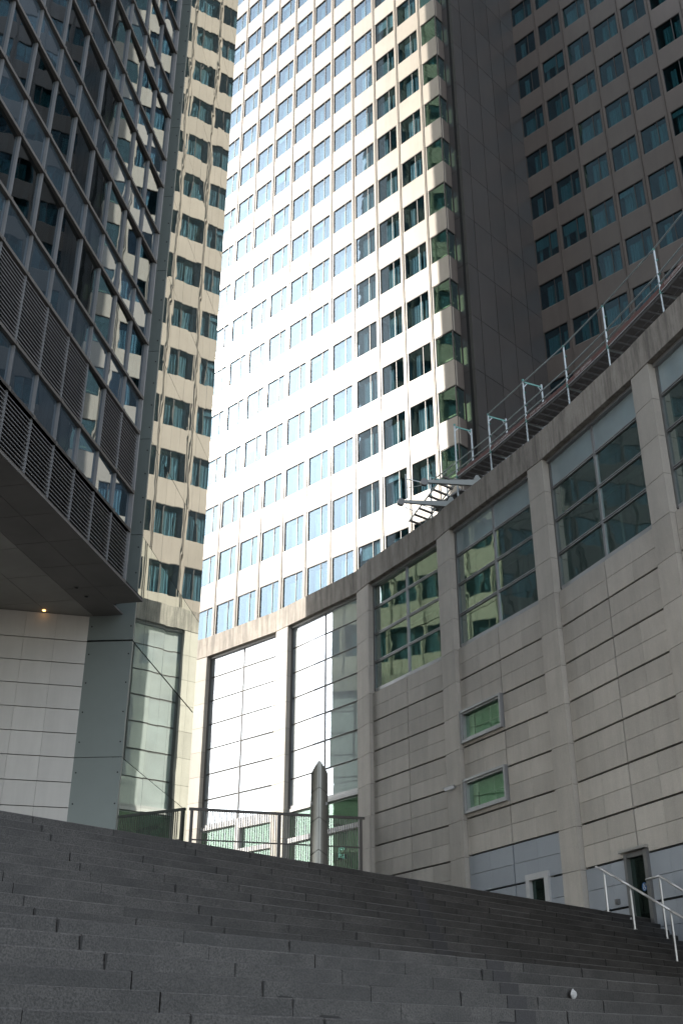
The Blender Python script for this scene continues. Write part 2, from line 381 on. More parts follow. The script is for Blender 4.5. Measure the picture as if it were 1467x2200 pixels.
        if bi == 5: holes = [(1.80, 2.78, GZ, 4.42)]
        ts = [0.03, L / 4, mid - .026, mid + .026, L * 3 / 4, L - .03]
        def clip(t0, t1, z0, z1, mi):
            # cut the slab against the openings
            for h in holes:
                if t0 < h[1] and t1 > h[0] and z0 < h[3] and z1 > h[2]:
                    if t0 < h[0] - .01: clip(t0, h[0], z0, z1, mi)
                    if t1 > h[1] + .01: clip(h[1], t1, z0, z1, mi)
                    m0, m1 = max(t0, h[0]), min(t1, h[1])
                    if z1 > h[3] + .01: clip(m0, m1, h[3], z1, mi)
                    if z0 < h[2] - .01: clip(m0, m1, z0, h[2], mi)
                    return
            wall.box(f, t0, t1, -.30, -.14, z0, z1, mi)
        for k in range(len(stone_rows) - 1):
            z1, z0 = stone_rows[k], max(stone_rows[k + 1], GZ)
            if z1 < GZ + .05: break
            gt0 = .024 if k % 2 == 1 else .005
            gt1 = .024 if k % 2 == 0 else .005
            # thick joint below every second row
            zt = z1 - (.006 if k % 2 == 1 else .027); zb_ = z0 + (.027 if k % 2 == 1 else .006)
            mi = 0
            lo = {4: 5.56, 5: 4.45}.get(bi, -99)
            if z1 < lo + .1: mi = 1
            for q in (0, 1, 3, 4):
                clip(ts[q] + .004, ts[q + 1] - .004, zb_, zt, mi)
        def jclip(t0, t1, z0, z1):
            for h in holes:
                if t0 < h[1] and t1 > h[0] and z0 < h[3] and z1 > h[2]:
                    if t0 < h[0] - .01: jclip(t0, h[0], z0, z1)
                    if t1 > h[1] + .01: jclip(h[1], t1, z0, z1)
                    m0, m1 = max(t0, h[0]), min(t1, h[1])
                    if z1 > h[3] + .01: jclip(m0, m1, h[3], z1)
                    if z0 < h[2] - .01: jclip(m0, m1, z0, h[2])
                    return
            joints.box(f, t0, t1, -.42, -.27, z0, z1)
        jclip(0.0, L, GZ, 12.12)
        # two small windows
        if bi == 4:
            for (t0, t1, z0, z1) in holes[:2]:
                sm = MB()
                for d0, d1, nn in ((0, .075, -.04), (.075, .14, -.09)):
                    sm.box(f, t0 + d0, t1 - d0, -.36, nn, z1 - d1, z1 - d0, 0); sm.box(f, t0 + d0, t1 - d0, -.36, nn, z0 + d0, z0 + d1, 0)
                    sm.box(f, t0 + d0, t0 + d1, -.36, nn, z0 + d1, z1 - d1, 0); sm.box(f, t1 - d1, t1 - d0, -.36, nn, z0 + d1, z1 - d1, 0)
                so = sm.build('small_window', M['alu'], sb)
                so['label'] = 'small wide window in pale metal frame'
                pa = MB(); pa.box(f, t0 + .14, t1 - .14, -.21, -.20, z0 + .14, z1 - .14); pa.build('pane', M['shop_glass'], so)
                bl = MB(); bl.box(f, t0 + .1, t1 - .1, -.62, -.60, z0, z1, 0)
                bl.box(f, t0 + .95, t0 + 1.0, -.60, -.56, z0, z1, 1); bl.box(f, t0 + .1, t1 - .1, -.60, -.57, (z0 + z1) / 2 + .05, (z0 + z1) / 2 + .09, 1)
                bl.build('blind', [M['green_interior'], M['white_frame']], so)
            d = MB(); t0, t1 = 2.95, 4.0
            d.box(f, t0 + .002, t0 + .17, -.32, -.07, PZ - .5, 4.49); d.box(f, t1 - .19, t1 - .002, -.32, -.07, PZ - .5, 4.49); d.box(f, t0 + .17, t1 - .19, -.32, -.07, 4.33, 4.49)
            do = d.build('side_door', M['white_frame'], sb)
            p = MB(); p.box(f, t0 + .17, t1 - .19, -.2, -.18, PZ - .5, 4.33); p.build('door_pane', M['door_glass'], do)
            p = MB(); p.box(f, t0 + .02, t0 + .05, -.07, .0, 3.3, 3.7); p.build('handle', M['steel'], do)
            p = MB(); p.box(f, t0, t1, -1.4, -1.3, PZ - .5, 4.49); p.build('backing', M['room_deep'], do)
        if bi == 5:
            t0, t1 = 1.80, 2.78
            d = MB()
            d.box(f, t0 + .002, t0 + .11, -.34, -.08, PZ - 1, 4.40); d.box(f, t1 - .14, t1 - .002, -.34, -.06, PZ - 1, 4.40)
            d.box(f, t0 + .11, t1 - .14, -.34, -.10, 4.30, 4.40)
            do = d.build('glass_door', M['alu_dark'], sb); do['label'] = 'tall dark glass door with round blue sticker'
            p = MB(); p.box(f, t0 + .11, t1 - .14, -.22, -.20, PZ - 1, 4.30); p.build('door_pane', M['door_glass'], do)
            p = MB(); p.box(f, t0 - .10, t1 + .0, -.139, -.02, 4.43, 4.50); p.box(f, t0 - .10, t1 + .0, -.02, .0, 4.43, 4.455); p.build('drip_rail', M['steel'], do)
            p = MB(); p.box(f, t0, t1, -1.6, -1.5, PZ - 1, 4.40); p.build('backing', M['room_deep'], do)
            # round wheelchair sticker
            def disc(mb, ct, cz, r, n, seg=24, mi=0):
                vs = [f.p(ct + r * cos(2 * pi * i / seg), n, cz + r * sin(2 * pi * i / seg)) for i in range(seg)]
                vs2 = [f.p(ct + r * cos(2 * pi * i / seg), n - .004, cz + r * sin(2 * pi * i / seg)) for i in range(seg)]
                mb.add(vs + vs2, [tuple(range(seg)), tuple(range(seg, 2 * seg))[::-1]] + [(i, (i + 1) % seg, seg + (i + 1) % seg, seg + i) for i in range(seg)], mi)
            sk = MB(); ct, cz = 2.37, 3.59
            disc(sk, ct, cz, .098, -.192, mi=0)
            for (x0, z0, x1, z1) in ((-.015, .04, -.012, -.01), (-.012, -.01, .032, -.012), (.032, -.012, .045, -.055), (-.014, .022, .02, .02)):
                sk.bar(f.p(ct + x0, -.188, cz + z0), f.p(ct + x1, -.188, cz + z1), .012, .012, 1)
            disc(sk, ct - .016, cz + .058, .014, -.186, 12, 1)
            pr = None
            for q in range(15):
                an = radians(150 + q * 14); cur = f.p(ct + .004 + .04 * cos(an), -.188, cz - .03 + .04 * sin(an))
                if pr: sk.bar(pr, cur, .010, .010, 1)
                pr = cur
            sk.build('wheelchair_sticker', [M['blue_sign'], M['white']], do)
            p = MB(); p.bar(f.p(2.42, -.18, 3.64), f.p(2.70, -.05, 3.58), .03, .04); p.build('handle', M['alu_dark'], do)
    wall.build('cladding', [M['stone'], M['metal_panel']], sb)
    # roof over the bay back to the tower
    roof.box(f, -.6, L + .6, -7.5, -.55, CH + .35, CH + .45, 0)
joints.build('joint_backing', M['joint'], sb)
corn.build('cornice', [M['cornice'], M['joint']], sb)
roof.build('roof', M['paving'], sb)
# terrace in front of the far bays
b = MB(); b.prism([(-5.6, 36.9), (1.4, 39.3), (1.6, 38.9), (.9, 40.4), (-2.3, 44.0), (-6.2, 48.0), (-9.8, 51.3), (-11, 49), (-8, 43.4), (-5.4, 38.0)], PZ - .2, TZ - .02)
structure(b.build('terrace', M['paving']))

# ================================================================ BEIGE HIGH-RISE
SC = .465
tw = thing('beige_tower', (-2.0, 48.5, GZ), 'beige high-rise with a sunlit window grid and a shaded brown wing', 'tower')
PCH, FL = 3.705 * SC, 6.595 * SC
WW, WH = 3.10 * SC, 3.62 * SC
MA = -45.25
MF = F((0, 100 * SC), MA, MA - 90)
RF = F((0, 120.95 * SC), MA, MA - 90)
TOPZ = 78.0
wtops = [45.54 * SC + FL * k for k in range(-6, 22)]; wtops = [z for z in wtops if 1 < z < TOPZ - 2]
mcols = [(-13.45 + 3.705 * k) * SC for k in range(1, 13)]                  # left window edges (t grows to the left): window spans t-WW..t
CORNER = (-13.45 - 2.28) * SC
rcols = [(-31.72 - 3.72 * k) * SC for k in range(-0, 11)]
# templates in local metres: x along wall (0..WW, leftwards is -), y outward, z down from the window head
def win_template(kind):
    LFR = F((0, 0), -90, 0)      # t -> -x, n -> +y
    fr = MB(); d = .075
    # reveal: four thin sides
    fr.box(LFR, 0, .022, -d, .0, -WH, 0, 0); fr.box(LFR, WW - .022, WW, -d, .0, -WH, 0, 0)
    fr.box(LFR, .022, WW - .022, -d, .0, -.035, 0, 0); fr.box(LFR, .022, WW - .022, -d, .0, -WH, -WH + .025, 2)
    mx = WW * .63
    fr.box(LFR, mx, mx + .035, -d + .01, -d + .05, -WH + .03, -.045, 0 if kind != 2 else 0)
    pa = MB()
    pa.box(LFR, .022, mx, -d + .012, -d + .022, -WH + .025, -.035); pa.box(LFR, mx + .035, WW - .022, -d + .012, -d + .022, -WH + .025, -.035)
    cu = MB(); y = -.24
    spans = {0: [(.22, .60), (.67, .98)], 1: [(.05, .5), (.70, .98)], 2: [(.28, .58), (.60, .95)], 3: [(.20, .42)], 4: [(.05, .22)], 5: [(.12, .60), (.75, .98)]}[kind]
    for s0, s1 in spans:
        n = max(3, int((s1 - s0) / .05)); pts = []
        for i in range(n + 1):
            pts.append((WW * (s0 + (s1 - s0) * i / n), y + (.025 if i % 2 else -.025)))
        for i in range(n):
            (ta, ya), (tb, yb) = pts[i], pts[i + 1]
            top = -.22 - (.12 if kind == 1 else 0)
            cu.quad(LFR.p(ta, ya, -WH + .04), LFR.p(tb, yb, -WH + .04), LFR.p(tb, yb, top), LFR.p(ta, ya, top))
    if kind != 3:
        cu.box(LFR, WW * .50, WW * .625, -.20, -.17, -WH + .03, -.32, 1)     # pale fixed side panel beside the bar
    if kind in (4, 5):                     # roller blind part way down
        drop = .75 if kind == 4 else .38
        cu.box(LFR, .04, WW * .62, -.13, -.12, -drop, -.06, 0)
        if kind == 4: cu.box(LFR, WW * .66, WW - .04, -.13, -.12, -1.1, -.06, 0)
    return fr, pa, cu
T_ = [win_template(k) for k in range(6)]
FM = [M['bronze'], M['tower_frame'], M['tower_panel']]
meshes = []
for k, (fr, pa, cu) in enumerate(T_):
    o = []
    for mb, nm, ms in ((fr, 'window', FM), (pa, 'pane', [M['tower_glass']]), (cu, 'curtain', [M['curtain'], M['tower_frame']])):
        ob = mb.build(nm, ms, None); me = ob.data; bpy.data.objects.remove(ob); me.name = nm; o.append(me)
    wing = o[1].copy(); wing.materials.clear(); wing.materials.append(M['wing_glass'])
    meshes.append(o + [wing])
slots = []
for fi, (fr_, cols) in enumerate(((MF, mcols), (RF, rcols))):
    for ci, t in enumerate(cols):
        for z in wtops:
            tr = t - WW                      # right edge -> template grows leftwards from x=0 at its left... template t goes to the right
            p0 = fr_.p(t, 0, z)              # left upper corner
            pr = [in_frame(fr_.p(tt, 0, zz)) for tt, zz in ((t, z), (t - WW, z), (t - WW, z - WH), (t, z - WH))]
            area = 0
            if all(pr) and any(0 < x < 1467 and 0 < y < 1330 for x, y in pr):
                area = abs(sum(pr[i][0] * pr[(i + 1) % 4][1] - pr[(i + 1) % 4][0] * pr[i][1] for i in range(4))) / 2
                cx_ = sum(x for x, _ in pr) / 4; cy_ = sum(y for _, y in pr) / 4
                if cx_ < 440: area = 0
                if cy_ > 1100 - (cx_ - 830) * .75 + 60 and cx_ > 830: area *= .1
            if fi == 0: kind = random.choices([0, 1, 2, 3, 4, 5], [8, 3, 4, 1.5, .7, 1.5])[0]
            else: kind = random.choices([0, 1, 2, 3, 4, 5], [4, 4, 2, 2, 1, 2])[0]
            slots.append((area, fi, t, z, kind))
slots.sort(key=lambda s: -s[0])
# the template runs rightwards (-t), so its local -x axis must point along -d
ROT = {0: atan2(MF.d[1], MF.d[0]), 1: atan2(RF.d[1], RF.d[0])}
rest = MB()
for si, (area, fi, t, z, kind) in enumerate(slots):
    fr_ = MF if fi == 0 else RF
    loc = Vector(fr_.p(t, .0, z))
    if si < 100:
        w = bpy.data.objects.new('window', meshes[kind][0]); COL.objects.link(w); w.parent = tw
        w.location = loc - tw.location; w.rotation_euler = (0, 0, ROT[fi])
        for me in (meshes[kind][1] if fi == 0 else meshes[kind][3], meshes[kind][2]):
            c = bpy.data.objects.new(me.name.split('.')[0], me); COL.objects.link(c); c.parent = w
    else:
        R = Matrix.Rotation(ROT[fi], 3, 'Z')
        for mb, mo in zip(T_[kind], (0, 3 if fi == 0 else 6, 4)):
            vs = [tuple(R @ Vector(v) + loc) for v in mb.v]; k0 = len(rest.v)
            rest.v += vs; rest.f += [tuple(i + k0 for i in fc) for fc in mb.f]
            rest.m += [(m_ + mo) for m_ in mb.m]
ro = rest.build('windows', FM + [M['tower_glass'], M['curtain'], M['tower_frame'], M['wing_glass']], tw); ro['kind'] = 'stuff'
# wall panels: spandrels between floors, narrow piers between windows
def facade(fr_, cols, t_hi, t_lo, name, mat):
    w = MB()
    heads = sorted(wtops)
    edges = sorted([t + (PCH - WW) / 2 for t in cols] + [cols[-1] - WW - (PCH - WW) / 2] if cols[0] > cols[-1] else [t + (PCH - WW) / 2 for t in cols] + [cols[0] - WW - (PCH - WW) / 2])
    lo, hi = edges[0], edges[-1]
    for i in range(len(edges) - 1):
        e0, e1 = edges[i], edges[i + 1]; g = .010
        a0, a1 = e0 + (PCH - WW) / 2, e1 - (PCH - WW) / 2
        zprev = GZ
        for h in heads:
            w.box(fr_, e0 + g, e1 - g, -.16, .012, zprev, h - WH, 0)          # spandrel
            w.box(fr_, e0 + g, a0 + .002, -.16, .004, h - WH, h, 0); w.box(fr_, a1 - .002, e1 - g, -.16, .004, h - WH, h, 0)
            zprev = h
        w.box(fr_, e0 + g, e1 - g, -.16, .012, zprev, TOPZ, 0)
    for e0 in edges:                                                          # paired fins on the module lines
        for dx in (-.05, .022): w.box(fr_, e0 + dx, e0 + dx + .028, .013, .045, GZ, TOPZ, 1)
    w.build(name, [mat, M['fin_' + name]], tw)
    return lo, hi
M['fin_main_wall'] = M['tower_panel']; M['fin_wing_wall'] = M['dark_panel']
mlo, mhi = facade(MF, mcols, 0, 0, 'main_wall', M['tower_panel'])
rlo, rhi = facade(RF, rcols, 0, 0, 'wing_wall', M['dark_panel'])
# corner column: spandrels, glazed corner, short return, stepped pier and windowless flank
CF44 = 44.0
c0 = MF.p(CORNER, 0, 0)
FL1 = F(c0, CF44, CF44 + 90)                       # return face running back from the corner
A_RET, B_STEP = .66, .66
c1 = FL1.p(A_RET, 0, 0); FS = F(c1, MA + 180, MA - 90)   # short face parallel to the main face, to the right
c2 = FS.p(B_STEP, 0, 0); FC = F(c2, CF44, CF44 + 90)
# length of flank: to the wing plane
num = (RF.o - np.array(c2[:2])) @ RF.n; LFK = num / (FC.d @ RF.n)
cw_ = MB()
heads = sorted(wtops); zprev = GZ
for h in heads:
    zb_, zt_ = zprev, h - WH
    cw_.box(MF, CORNER + .001, mlo - .01, -.16, .012, zb_, zt_, 0)
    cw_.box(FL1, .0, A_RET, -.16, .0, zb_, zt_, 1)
    cw_.box(MF, mlo - .05 - .10, mlo - .01, -.16, .004, zt_, h, 0)
    # glass on both sides of the corner
    cg = MB(); cfm = MB()
    cg.box(MF, CORNER + .05, mlo - .16, -.05, -.04, zt_, h, 0); cg.box(FL1, .05, A_RET - .05, -.05, -.04, zt_, h, 0)
    cfm.box(MF, CORNER, CORNER + .05, -.06, .0, zt_, h, 0)
    for zc in (zt_, h - .04): cfm.box(MF, CORNER + .05, mlo - .16, -.07, -.01, zc, zc + .04, 0); cfm.box(FL1, .05, A_RET, -.07, -.01, zc, zc + .04, 0)
    cfm.box(FL1, A_RET - .05, A_RET, -.07, -.01, zt_ + .04, h - .04, 0)
    cfm.box(MF, CORNER + .05, mlo - .16, -.30, -.26, zt_ + .30, zt_ + .36, 1); cfm.box(MF, CORNER + .14, CORNER + .20, -.30, -.25, zt_ + .05, h - .2, 1)
    co = cfm.build('corner_window', [M['bronze'], M['tower_frame']], tw); cg.build('pane', M['corner_glass'], co)
    zprev = h
cw_.box(MF, CORNER + .001, mlo - .01, -.16, .012, zprev, TOPZ, 0); cw_.box(FL1, .0, A_RET, -.16, .0, zprev, TOPZ, 1)
# stepped pier and flank in panels with open joints
zj = [GZ] + [h + 1.95 * SC for h in heads] + [TOPZ]; zj = [z for z in zj if z <= TOPZ]
joint_gap_boxes(cw_, FS, [0, B_STEP], zj, -.16, 0, .0, .018, 3)
pw = LFK / 4.5
joint_gap_boxes(cw_, FC, [0, pw * .55, pw * 1.55, pw * 2.55, pw * 3.55, LFK + .0], zj, -.16, 0, .040, .026, 3)
cw_.box(FC, -.02, LFK, -.30, -.165, GZ, TOPZ, 2); cw_.box(FS, 0, B_STEP - .3, -.5, -.17, GZ, TOPZ, 2)
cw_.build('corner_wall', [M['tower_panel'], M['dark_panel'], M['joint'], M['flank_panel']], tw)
# rooms behind: ceilings and back walls, and the roof
rm = MB()
for h in heads:
    rm.box(MF, CORNER + .9, mhi, -3.0, -.17, h + .01, h + .08, 0); rm.box(RF, rlo, rhi + .0, -3.0, -.17, h + .01, h + .08, 0)
    rm.box(MF, CORNER + .3, CORNER + .9, -.55, -.17, h + .01, h + .08, 0); rm.box(MF, CORNER + .12, CORNER + 1.0, -.60, -.12, h - WH - .06, h - WH - .01, 0)
    rm.box(MF, CORNER + .35, mhi, -.62, -.165, h - WH - .10, h - WH - .02, 0); rm.box(RF, rlo, rhi, -.62, -.165, h - WH - .10, h - WH - .02, 0)
rm.box(MF, CORNER + 1.2, mhi, -1.75, -1.65, GZ, TOPZ, 0); rm.box(RF, rlo, rhi, -1.75, -1.65, GZ, TOPZ, 0)
for t in mcols: rm.box(MF, t - WW - .14, t - WW - .08, -1.65, -.17, GZ, TOPZ, 0)
for t in rcols: rm.box(RF, t - WW - .14, t - WW - .08, -1.65, -.17, GZ, TOPZ, 0)
rm.build('rooms', M['room'], tw)
rf = MB(); pts = [MF.p(mhi, -.0, 0)[:2], MF.p(CORNER, 0, 0)[:2], c1[:2], c2[:2], FC.p(LFK, 0, 0)[:2], RF.p(rlo, 0, 0)[:2], RF.p(rlo, -14, 0)[:2], MF.p(mhi, -16, 0)[:2]]
rf.prism(pts, TOPZ, TOPZ + .4); rf.build('roof', M['paving'], tw)
b = MB(); b.prism([RF.p(rlo, -13.8, 0)[:2], MF.p(mhi, -15.8, 0)[:2], MF.p(mhi, -16.1, 0)[:2], RF.p(rlo, -14.1, 0)[:2]], GZ, TOPZ); b.box(RF, rlo - .12, rlo, -14, 0, GZ, TOPZ); b.box(MF, mhi, mhi + .12, -15.8, 0, GZ, TOPZ); b.build('end_wall', M['dark_panel'], tw)

# ================================================================ GLASS OFFICE BUILDING (left)
gb = thing('glass_office_building', (-7.5, 30.0, PZ), 'dark glass office building with a mirror flank and louvred overhang left of the steps', 'building')
EP = np.array([-5.243, 37.637]); NP = np.array([-6.120, 30.03]); WC = np.array([-7.48, 30.115])
FK = np.array([-7.55, 43.55])                                           # rear corner whose shadow edge falls on the tower
HT = 86.0
KF = 38 / 37
# joint levels of the flank
jz = [7.25 * KF - 3.42, 7.25 * KF] + [10.62 * KF + 3.42 * k for k in range(0, 25)]
jz = [-.6 + PZ] + jz
jz = sorted(set(round(z, 3) for z in jz if z > PZ - 1))
AM = degrees(atan2(EP[0] - NP[0], EP[1] - NP[1])); LM = hypot(*(EP - NP))
MFm = F(NP, AM, AM + 90)
tcols = [0, 1.16] + [1.16 + (LM - 1.16) * k / 6 for k in range(1, 7)]
rest = MB(); npan = 0
for r in range(len(jz) - 1):
    z0, z1 = jz[r], jz[r + 1]
    thick = abs(z1 - 10.90) < .1
    for k in range(len(tcols) - 1):
        p = MB(); g = .006
        a = [random.gauss(0, .0016), random.gauss(0, .0012)]
        zt = z1 - (.04 if thick else .010)
        def pt(t, z, o): return MFm.p(t, -.03 + a[0] * (t - tcols[k] - .6) + a[1] * (z - z0 - 1.7) + o, z)
        t0, t1 = tcols[k] + g, tcols[k + 1] - g
        p.hexa([pt(t0, z0 + .010, -.03), pt(t1, z0 + .010, -.03), pt(t1, z0 + .010, 0), pt(t0, z0 + .010, 0)], [pt(t0, zt, -.03), pt(t1, zt, -.03), pt(t1, zt, 0), pt(t0, zt, 0)])
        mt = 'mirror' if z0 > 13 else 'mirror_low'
        if z0 < 47: p.build('mirror_panel', M[mt], gb)
        else: rest.v, rest.f, rest.m = rest.v + p.v, rest.f + [tuple(i + len(rest.v) for i in q) for q in p.f], rest.m + p.m
o = rest.build('upper_mirror_panels', M['mirror'], gb); o['kind'] = 'stuff'
b = MB(); b.box(MFm, 0.02, LM, -.30, -.09, GZ, HT); b.build('flank_backing', M['joint'], gb)
# rear flank, out of sight behind the mirror flank
AR = degrees(atan2(FK[0] - EP[0], FK[1] - EP[1])); FR = F(EP, AR, AR + 90); LR = hypot(*(FK - EP))
b = MB(); joint_gap_boxes(b, FR, [0.04, LR / 4, LR / 2, LR * .75, LR], [GZ] + jz[1:] , -.12, -.02, .02, .04, 0); b.box(FR, .05, LR, -.4, -.13, GZ, HT, 1)
b.build('rear_flank', [M['rear_glass'], M['joint']], gb)
# grey metal corner strip
AS = degrees(atan2(WC[0] - NP[0], WC[1] - NP[1])); LS = hypot(*(WC - NP)); FS_ = F(NP, AS, AS - 90)
b = MB()
for r in range(len(jz) - 1):
    thick = abs(jz[r + 1] - 10.90) < .1
    b.box(FS_, 0.004, LS + .02, -.12, .0, jz[r] + .009, jz[r + 1] - (.045 if thick else .009), 0)
    n = 4
    for q in range(n):
        z = jz[r] + (jz[r + 1] - jz[r]) * (q + .5) / n
        for t in (.09, LS - .10) if z < 11.6 else (.09,):
            b.tube(FS_.p(t, -.0, z), FS_.p(t, .012, z), .022, 8, 1)
b.box(FS_, 0.03, LS, -.3, -.125, GZ, HT, 1)
b.build('corner_strip', [M['strip'], M['joint']], gb)
# white recessed wall below the overhang
FW = F(WC, 76 + 180, 166); ZS = 11.67
wz = [GZ, 2.6, 3.3, 3.99, 4.68, 5.37, 6.06, 6.75, 7.44, 8.12, 8.81, 9.50, 10.18, 10.87, ZS]
b = MB(); wt = [0.0, .93, 1.80, 2.67, 3.54, 4.41, 5.28, 6.15, 7.02, 8.8, 10.6, 12.4, 14.2, 16, 18]
for j in range(len(wz) - 1):
    for i in range(len(wt) - 1):
        b.box(FW, wt[i] + .003, wt[i + 1] - .003, -.10, 0, wz[j] + .012, wz[j + 1] - .012, 0)
b.box(FW, 0, 18, -.3, -.11, GZ, ZS, 1)
b.build('recessed_wall', [M['white_panel'], M['joint']], gb)
# curtain wall
CQ = np.array([-6.036, 27.591]); FCW = F(CQ, 11 + 180, 101)             # t runs back towards the viewer from the right end
PW = 1.235
ncol = 17
zrow = [ZS + .06, 13.30]
k = 0
lev = []
z = 13.30
while z < HT - 3:
    lev.append((z, z + 1.22, 'short')); lev.append((z + 1.22, z + 3.215, 'tall')); z += 3.215
frm = MB(); back = MB(); lou = None
def louvre_panel(t0, t1, z0, z1):
    b = MB(); n = int((z1 - z0) / .105)
    for i in range(n):
        zc = z0 + .05 + (z1 - z0 - .1) * i / max(1, n - 1)
        # tilted blade
        a = [FCW.p(t0, -.10, zc + .035), FCW.p(t1, -.10, zc + .035), FCW.p(t1, -.005, zc - .03), FCW.p(t0, -.005, zc - .03)]
        b.hexa([(x, y, zz - .012) for x, y, zz in a], a, 0)
        b.box(FCW, t0, t1, -.012, .0, zc - .030, zc - .018, 1)
    b.box(FCW, t0, t1, -.22, -.20, z0, z1, 2)
    return b.build('louvre', [M['louvre'], M['alu'], M['joint']], gb)
wins = []
for ci in range(ncol):
    t0, t1 = ci * PW + .035, (ci + 1) * PW - .035
    louvre_panel(t0, t1, ZS + .10, 13.30 - .05)
    for (z0, z1, kd) in lev:
        if kd == 'tall' and z0 < 15 and (ci < 2 or ci > 2) and ci != 2:
            louvre_panel(t0, t1, z0 + .05, z1 - .05); continue
        wins.append((ci, t0, t1, z0 + .05, z1 - .05, kd))
cnt = {'short': 0, 'tall': 0}
rest = MB(); restf = MB()
for (ci, t0, t1, z0, z1, kd) in sorted(wins, key=lambda w: (w[3] > 36 or w[0] > 11, w[3])):
    a = [random.gauss(0, .003), random.gauss(0, .002)]
    def pt(t, z, o): return FCW.p(t, -.035 + (a[0] + .034) * (t - t0 - .6) + a[1] * (z - z0 - .8) + o, z)
    p = MB(); p.hexa([pt(t0, z0, -.012), pt(t1, z0, -.012), pt(t1, z0, 0), pt(t0, z0, 0)], [pt(t0, z1, -.012), pt(t1, z1, -.012), pt(t1, z1, 0), pt(t0, z1, 0)])
    cnt[kd] += 1
    vis = not (z0 > 36 or ci > 11)
    nm, mt = ('window', 'cw_glass') if kd == 'tall' else ('spandrel_glass', 'cw_spandrel')
    if vis and cnt[kd] <= 98: p.build(nm, M[mt], gb)
    else:
        k0 = len(rest.v); rest.v += p.v; rest.f += [tuple(i + k0 for i in q) for q in p.f]; rest.m += [0 if kd == 'tall' else 1] * len(p.f)
o = rest.build('upper_glazing', [M['cw_glass'], M['cw_spandrel']], gb); o['kind'] = 'stuff'
for ci in range(ncol + 1):
    t = ci * PW
    for dx in (-.024, .010): frm.box(FCW, t + dx, t + dx + .014, -.12, .012, ZS + .08, HT - 1, 0)
for (z0, z1, kd) in lev + [(13.30, 0, '')]:
    frm.box(FCW, -.03, ncol * PW, -.12, .050, z0 - .045, z0 + .045, 1)
frm.box(FCW, -.03, ncol * PW, -.12, .05, ZS + .02, ZS + .09, 1)
for ci in range(ncol + 1):
    for (z0, z1, kd) in lev: frm.box(FCW, ci * PW - .045, ci * PW + .035, .045, .065, z0 - .055, z0 + .055, 1)
frm.box(FCW, -.12, -.03, -.5, .03, ZS + .02, HT - 1, 0)
frm.build('facade_grid', [M['mullion'], M['transom']], gb)
# rooms behind the windows: back wall, ceilings, pale column casings beside the panes
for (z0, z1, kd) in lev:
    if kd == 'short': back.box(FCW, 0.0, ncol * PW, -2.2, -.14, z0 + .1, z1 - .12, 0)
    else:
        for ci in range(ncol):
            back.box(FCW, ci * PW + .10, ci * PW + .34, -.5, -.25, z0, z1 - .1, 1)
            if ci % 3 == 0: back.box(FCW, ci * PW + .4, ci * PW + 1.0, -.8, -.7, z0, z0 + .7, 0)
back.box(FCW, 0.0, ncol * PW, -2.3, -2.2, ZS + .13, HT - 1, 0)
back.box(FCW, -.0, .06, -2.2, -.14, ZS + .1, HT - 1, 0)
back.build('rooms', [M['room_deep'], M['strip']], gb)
# soffit: dark outer band, paler inner panels, with open joints and recessed lights
LN = 17 * PW
def sp(t, n): return FCW.p(t, n, ZS)
sf = MB()
tipx = np.array([-5.74, 29.03])
jn = [-1.38, -2.36, -4.0, -6.6, -10.0]
ot = [-1.42] + [PW * 1.22 * k - .1 for k in range(0, 15)]
for i in range(len(ot) - 1):
    t0, t1 = ot[i] + .008, ot[i + 1] - .008
    for n0, n1, mi in ((.06, -.88, 0), (-.88, -1.80, 0)):
        if i == 0 and n0 < 0: t0 = -2.26
        q = [FCW.p(t0, n0 - .006, ZS), FCW.p(t1, n0 - .006, ZS), FCW.p(t1, n1 + .006, ZS), FCW.p(t0, n1 + .006, ZS)]
        sf.hexa(q, [(x, y, z + .05) for x, y, z in q], mi)
it = [-2.6, -.9, .9, 2.7, 4.5, 6.3, 8.1, 9.9, 11.7, 13.5, 15.3, 17.1]
for i in range(len(it) - 1):
    for n0, n1 in ((-1.80, -3.0), (-3.0, -4.2), (-4.2, -5.7), (-5.7, -7.5)):
        q = [FCW.p(it[i] + .008, n0 - .008, ZS + .004), FCW.p(it[i + 1] - .008, n0 - .008, ZS + .004), FCW.p(it[i + 1] - .008, n1 + .008, ZS + .004), FCW.p(it[i] + .008, n1 + .008, ZS + .004)]
        # keep clear of the recessed wall behind
        if True:
            sf.hexa(q, [(x, y, z + .05) for x, y, z in q], 1)
q = [FCW.p(-2.5, .05, ZS + .09), FCW.p(LN, .05, ZS + .09), FCW.p(LN, -12, ZS + .09), FCW.p(-2.5, -3.0, ZS + .09)]
sf.hexa([FCW.p(-1.40, .03, ZS + .06), FCW.p(LN, .03, ZS + .06), FCW.p(LN, -12, ZS + .06), FCW.p(-2.2, -3.6, ZS + .06)], [FCW.p(-1.40, .03, ZS + .12), FCW.p(LN, .03, ZS + .12), FCW.p(LN, -12, ZS + .12), FCW.p(-2.2, -3.6, ZS + .12)], 2)
so = sf.build('soffit', [M['soffit_a'], M['soffit_b'], M['joint']], gb)
for (x, y) in ((-7.39, 27.89), (-7.25, 28.54)):
    b = MB(); b.tube((x, y, ZS - .012), (x, y, ZS + .0), .085, 20, 0); b.tube((x, y, ZS - .016), (x, y, ZS - .012), .055, 16, 1); b.build('downlight', [M['alu_dark'], M['joint']], so)
b = MB(); b.tube((-8.72, 29.62, ZS - .02), (-8.72, 29.62, ZS), .045, 14, 0); o = b.build('downlight', [M['glow']], so); o['label'] = 'small lit amber downlight'
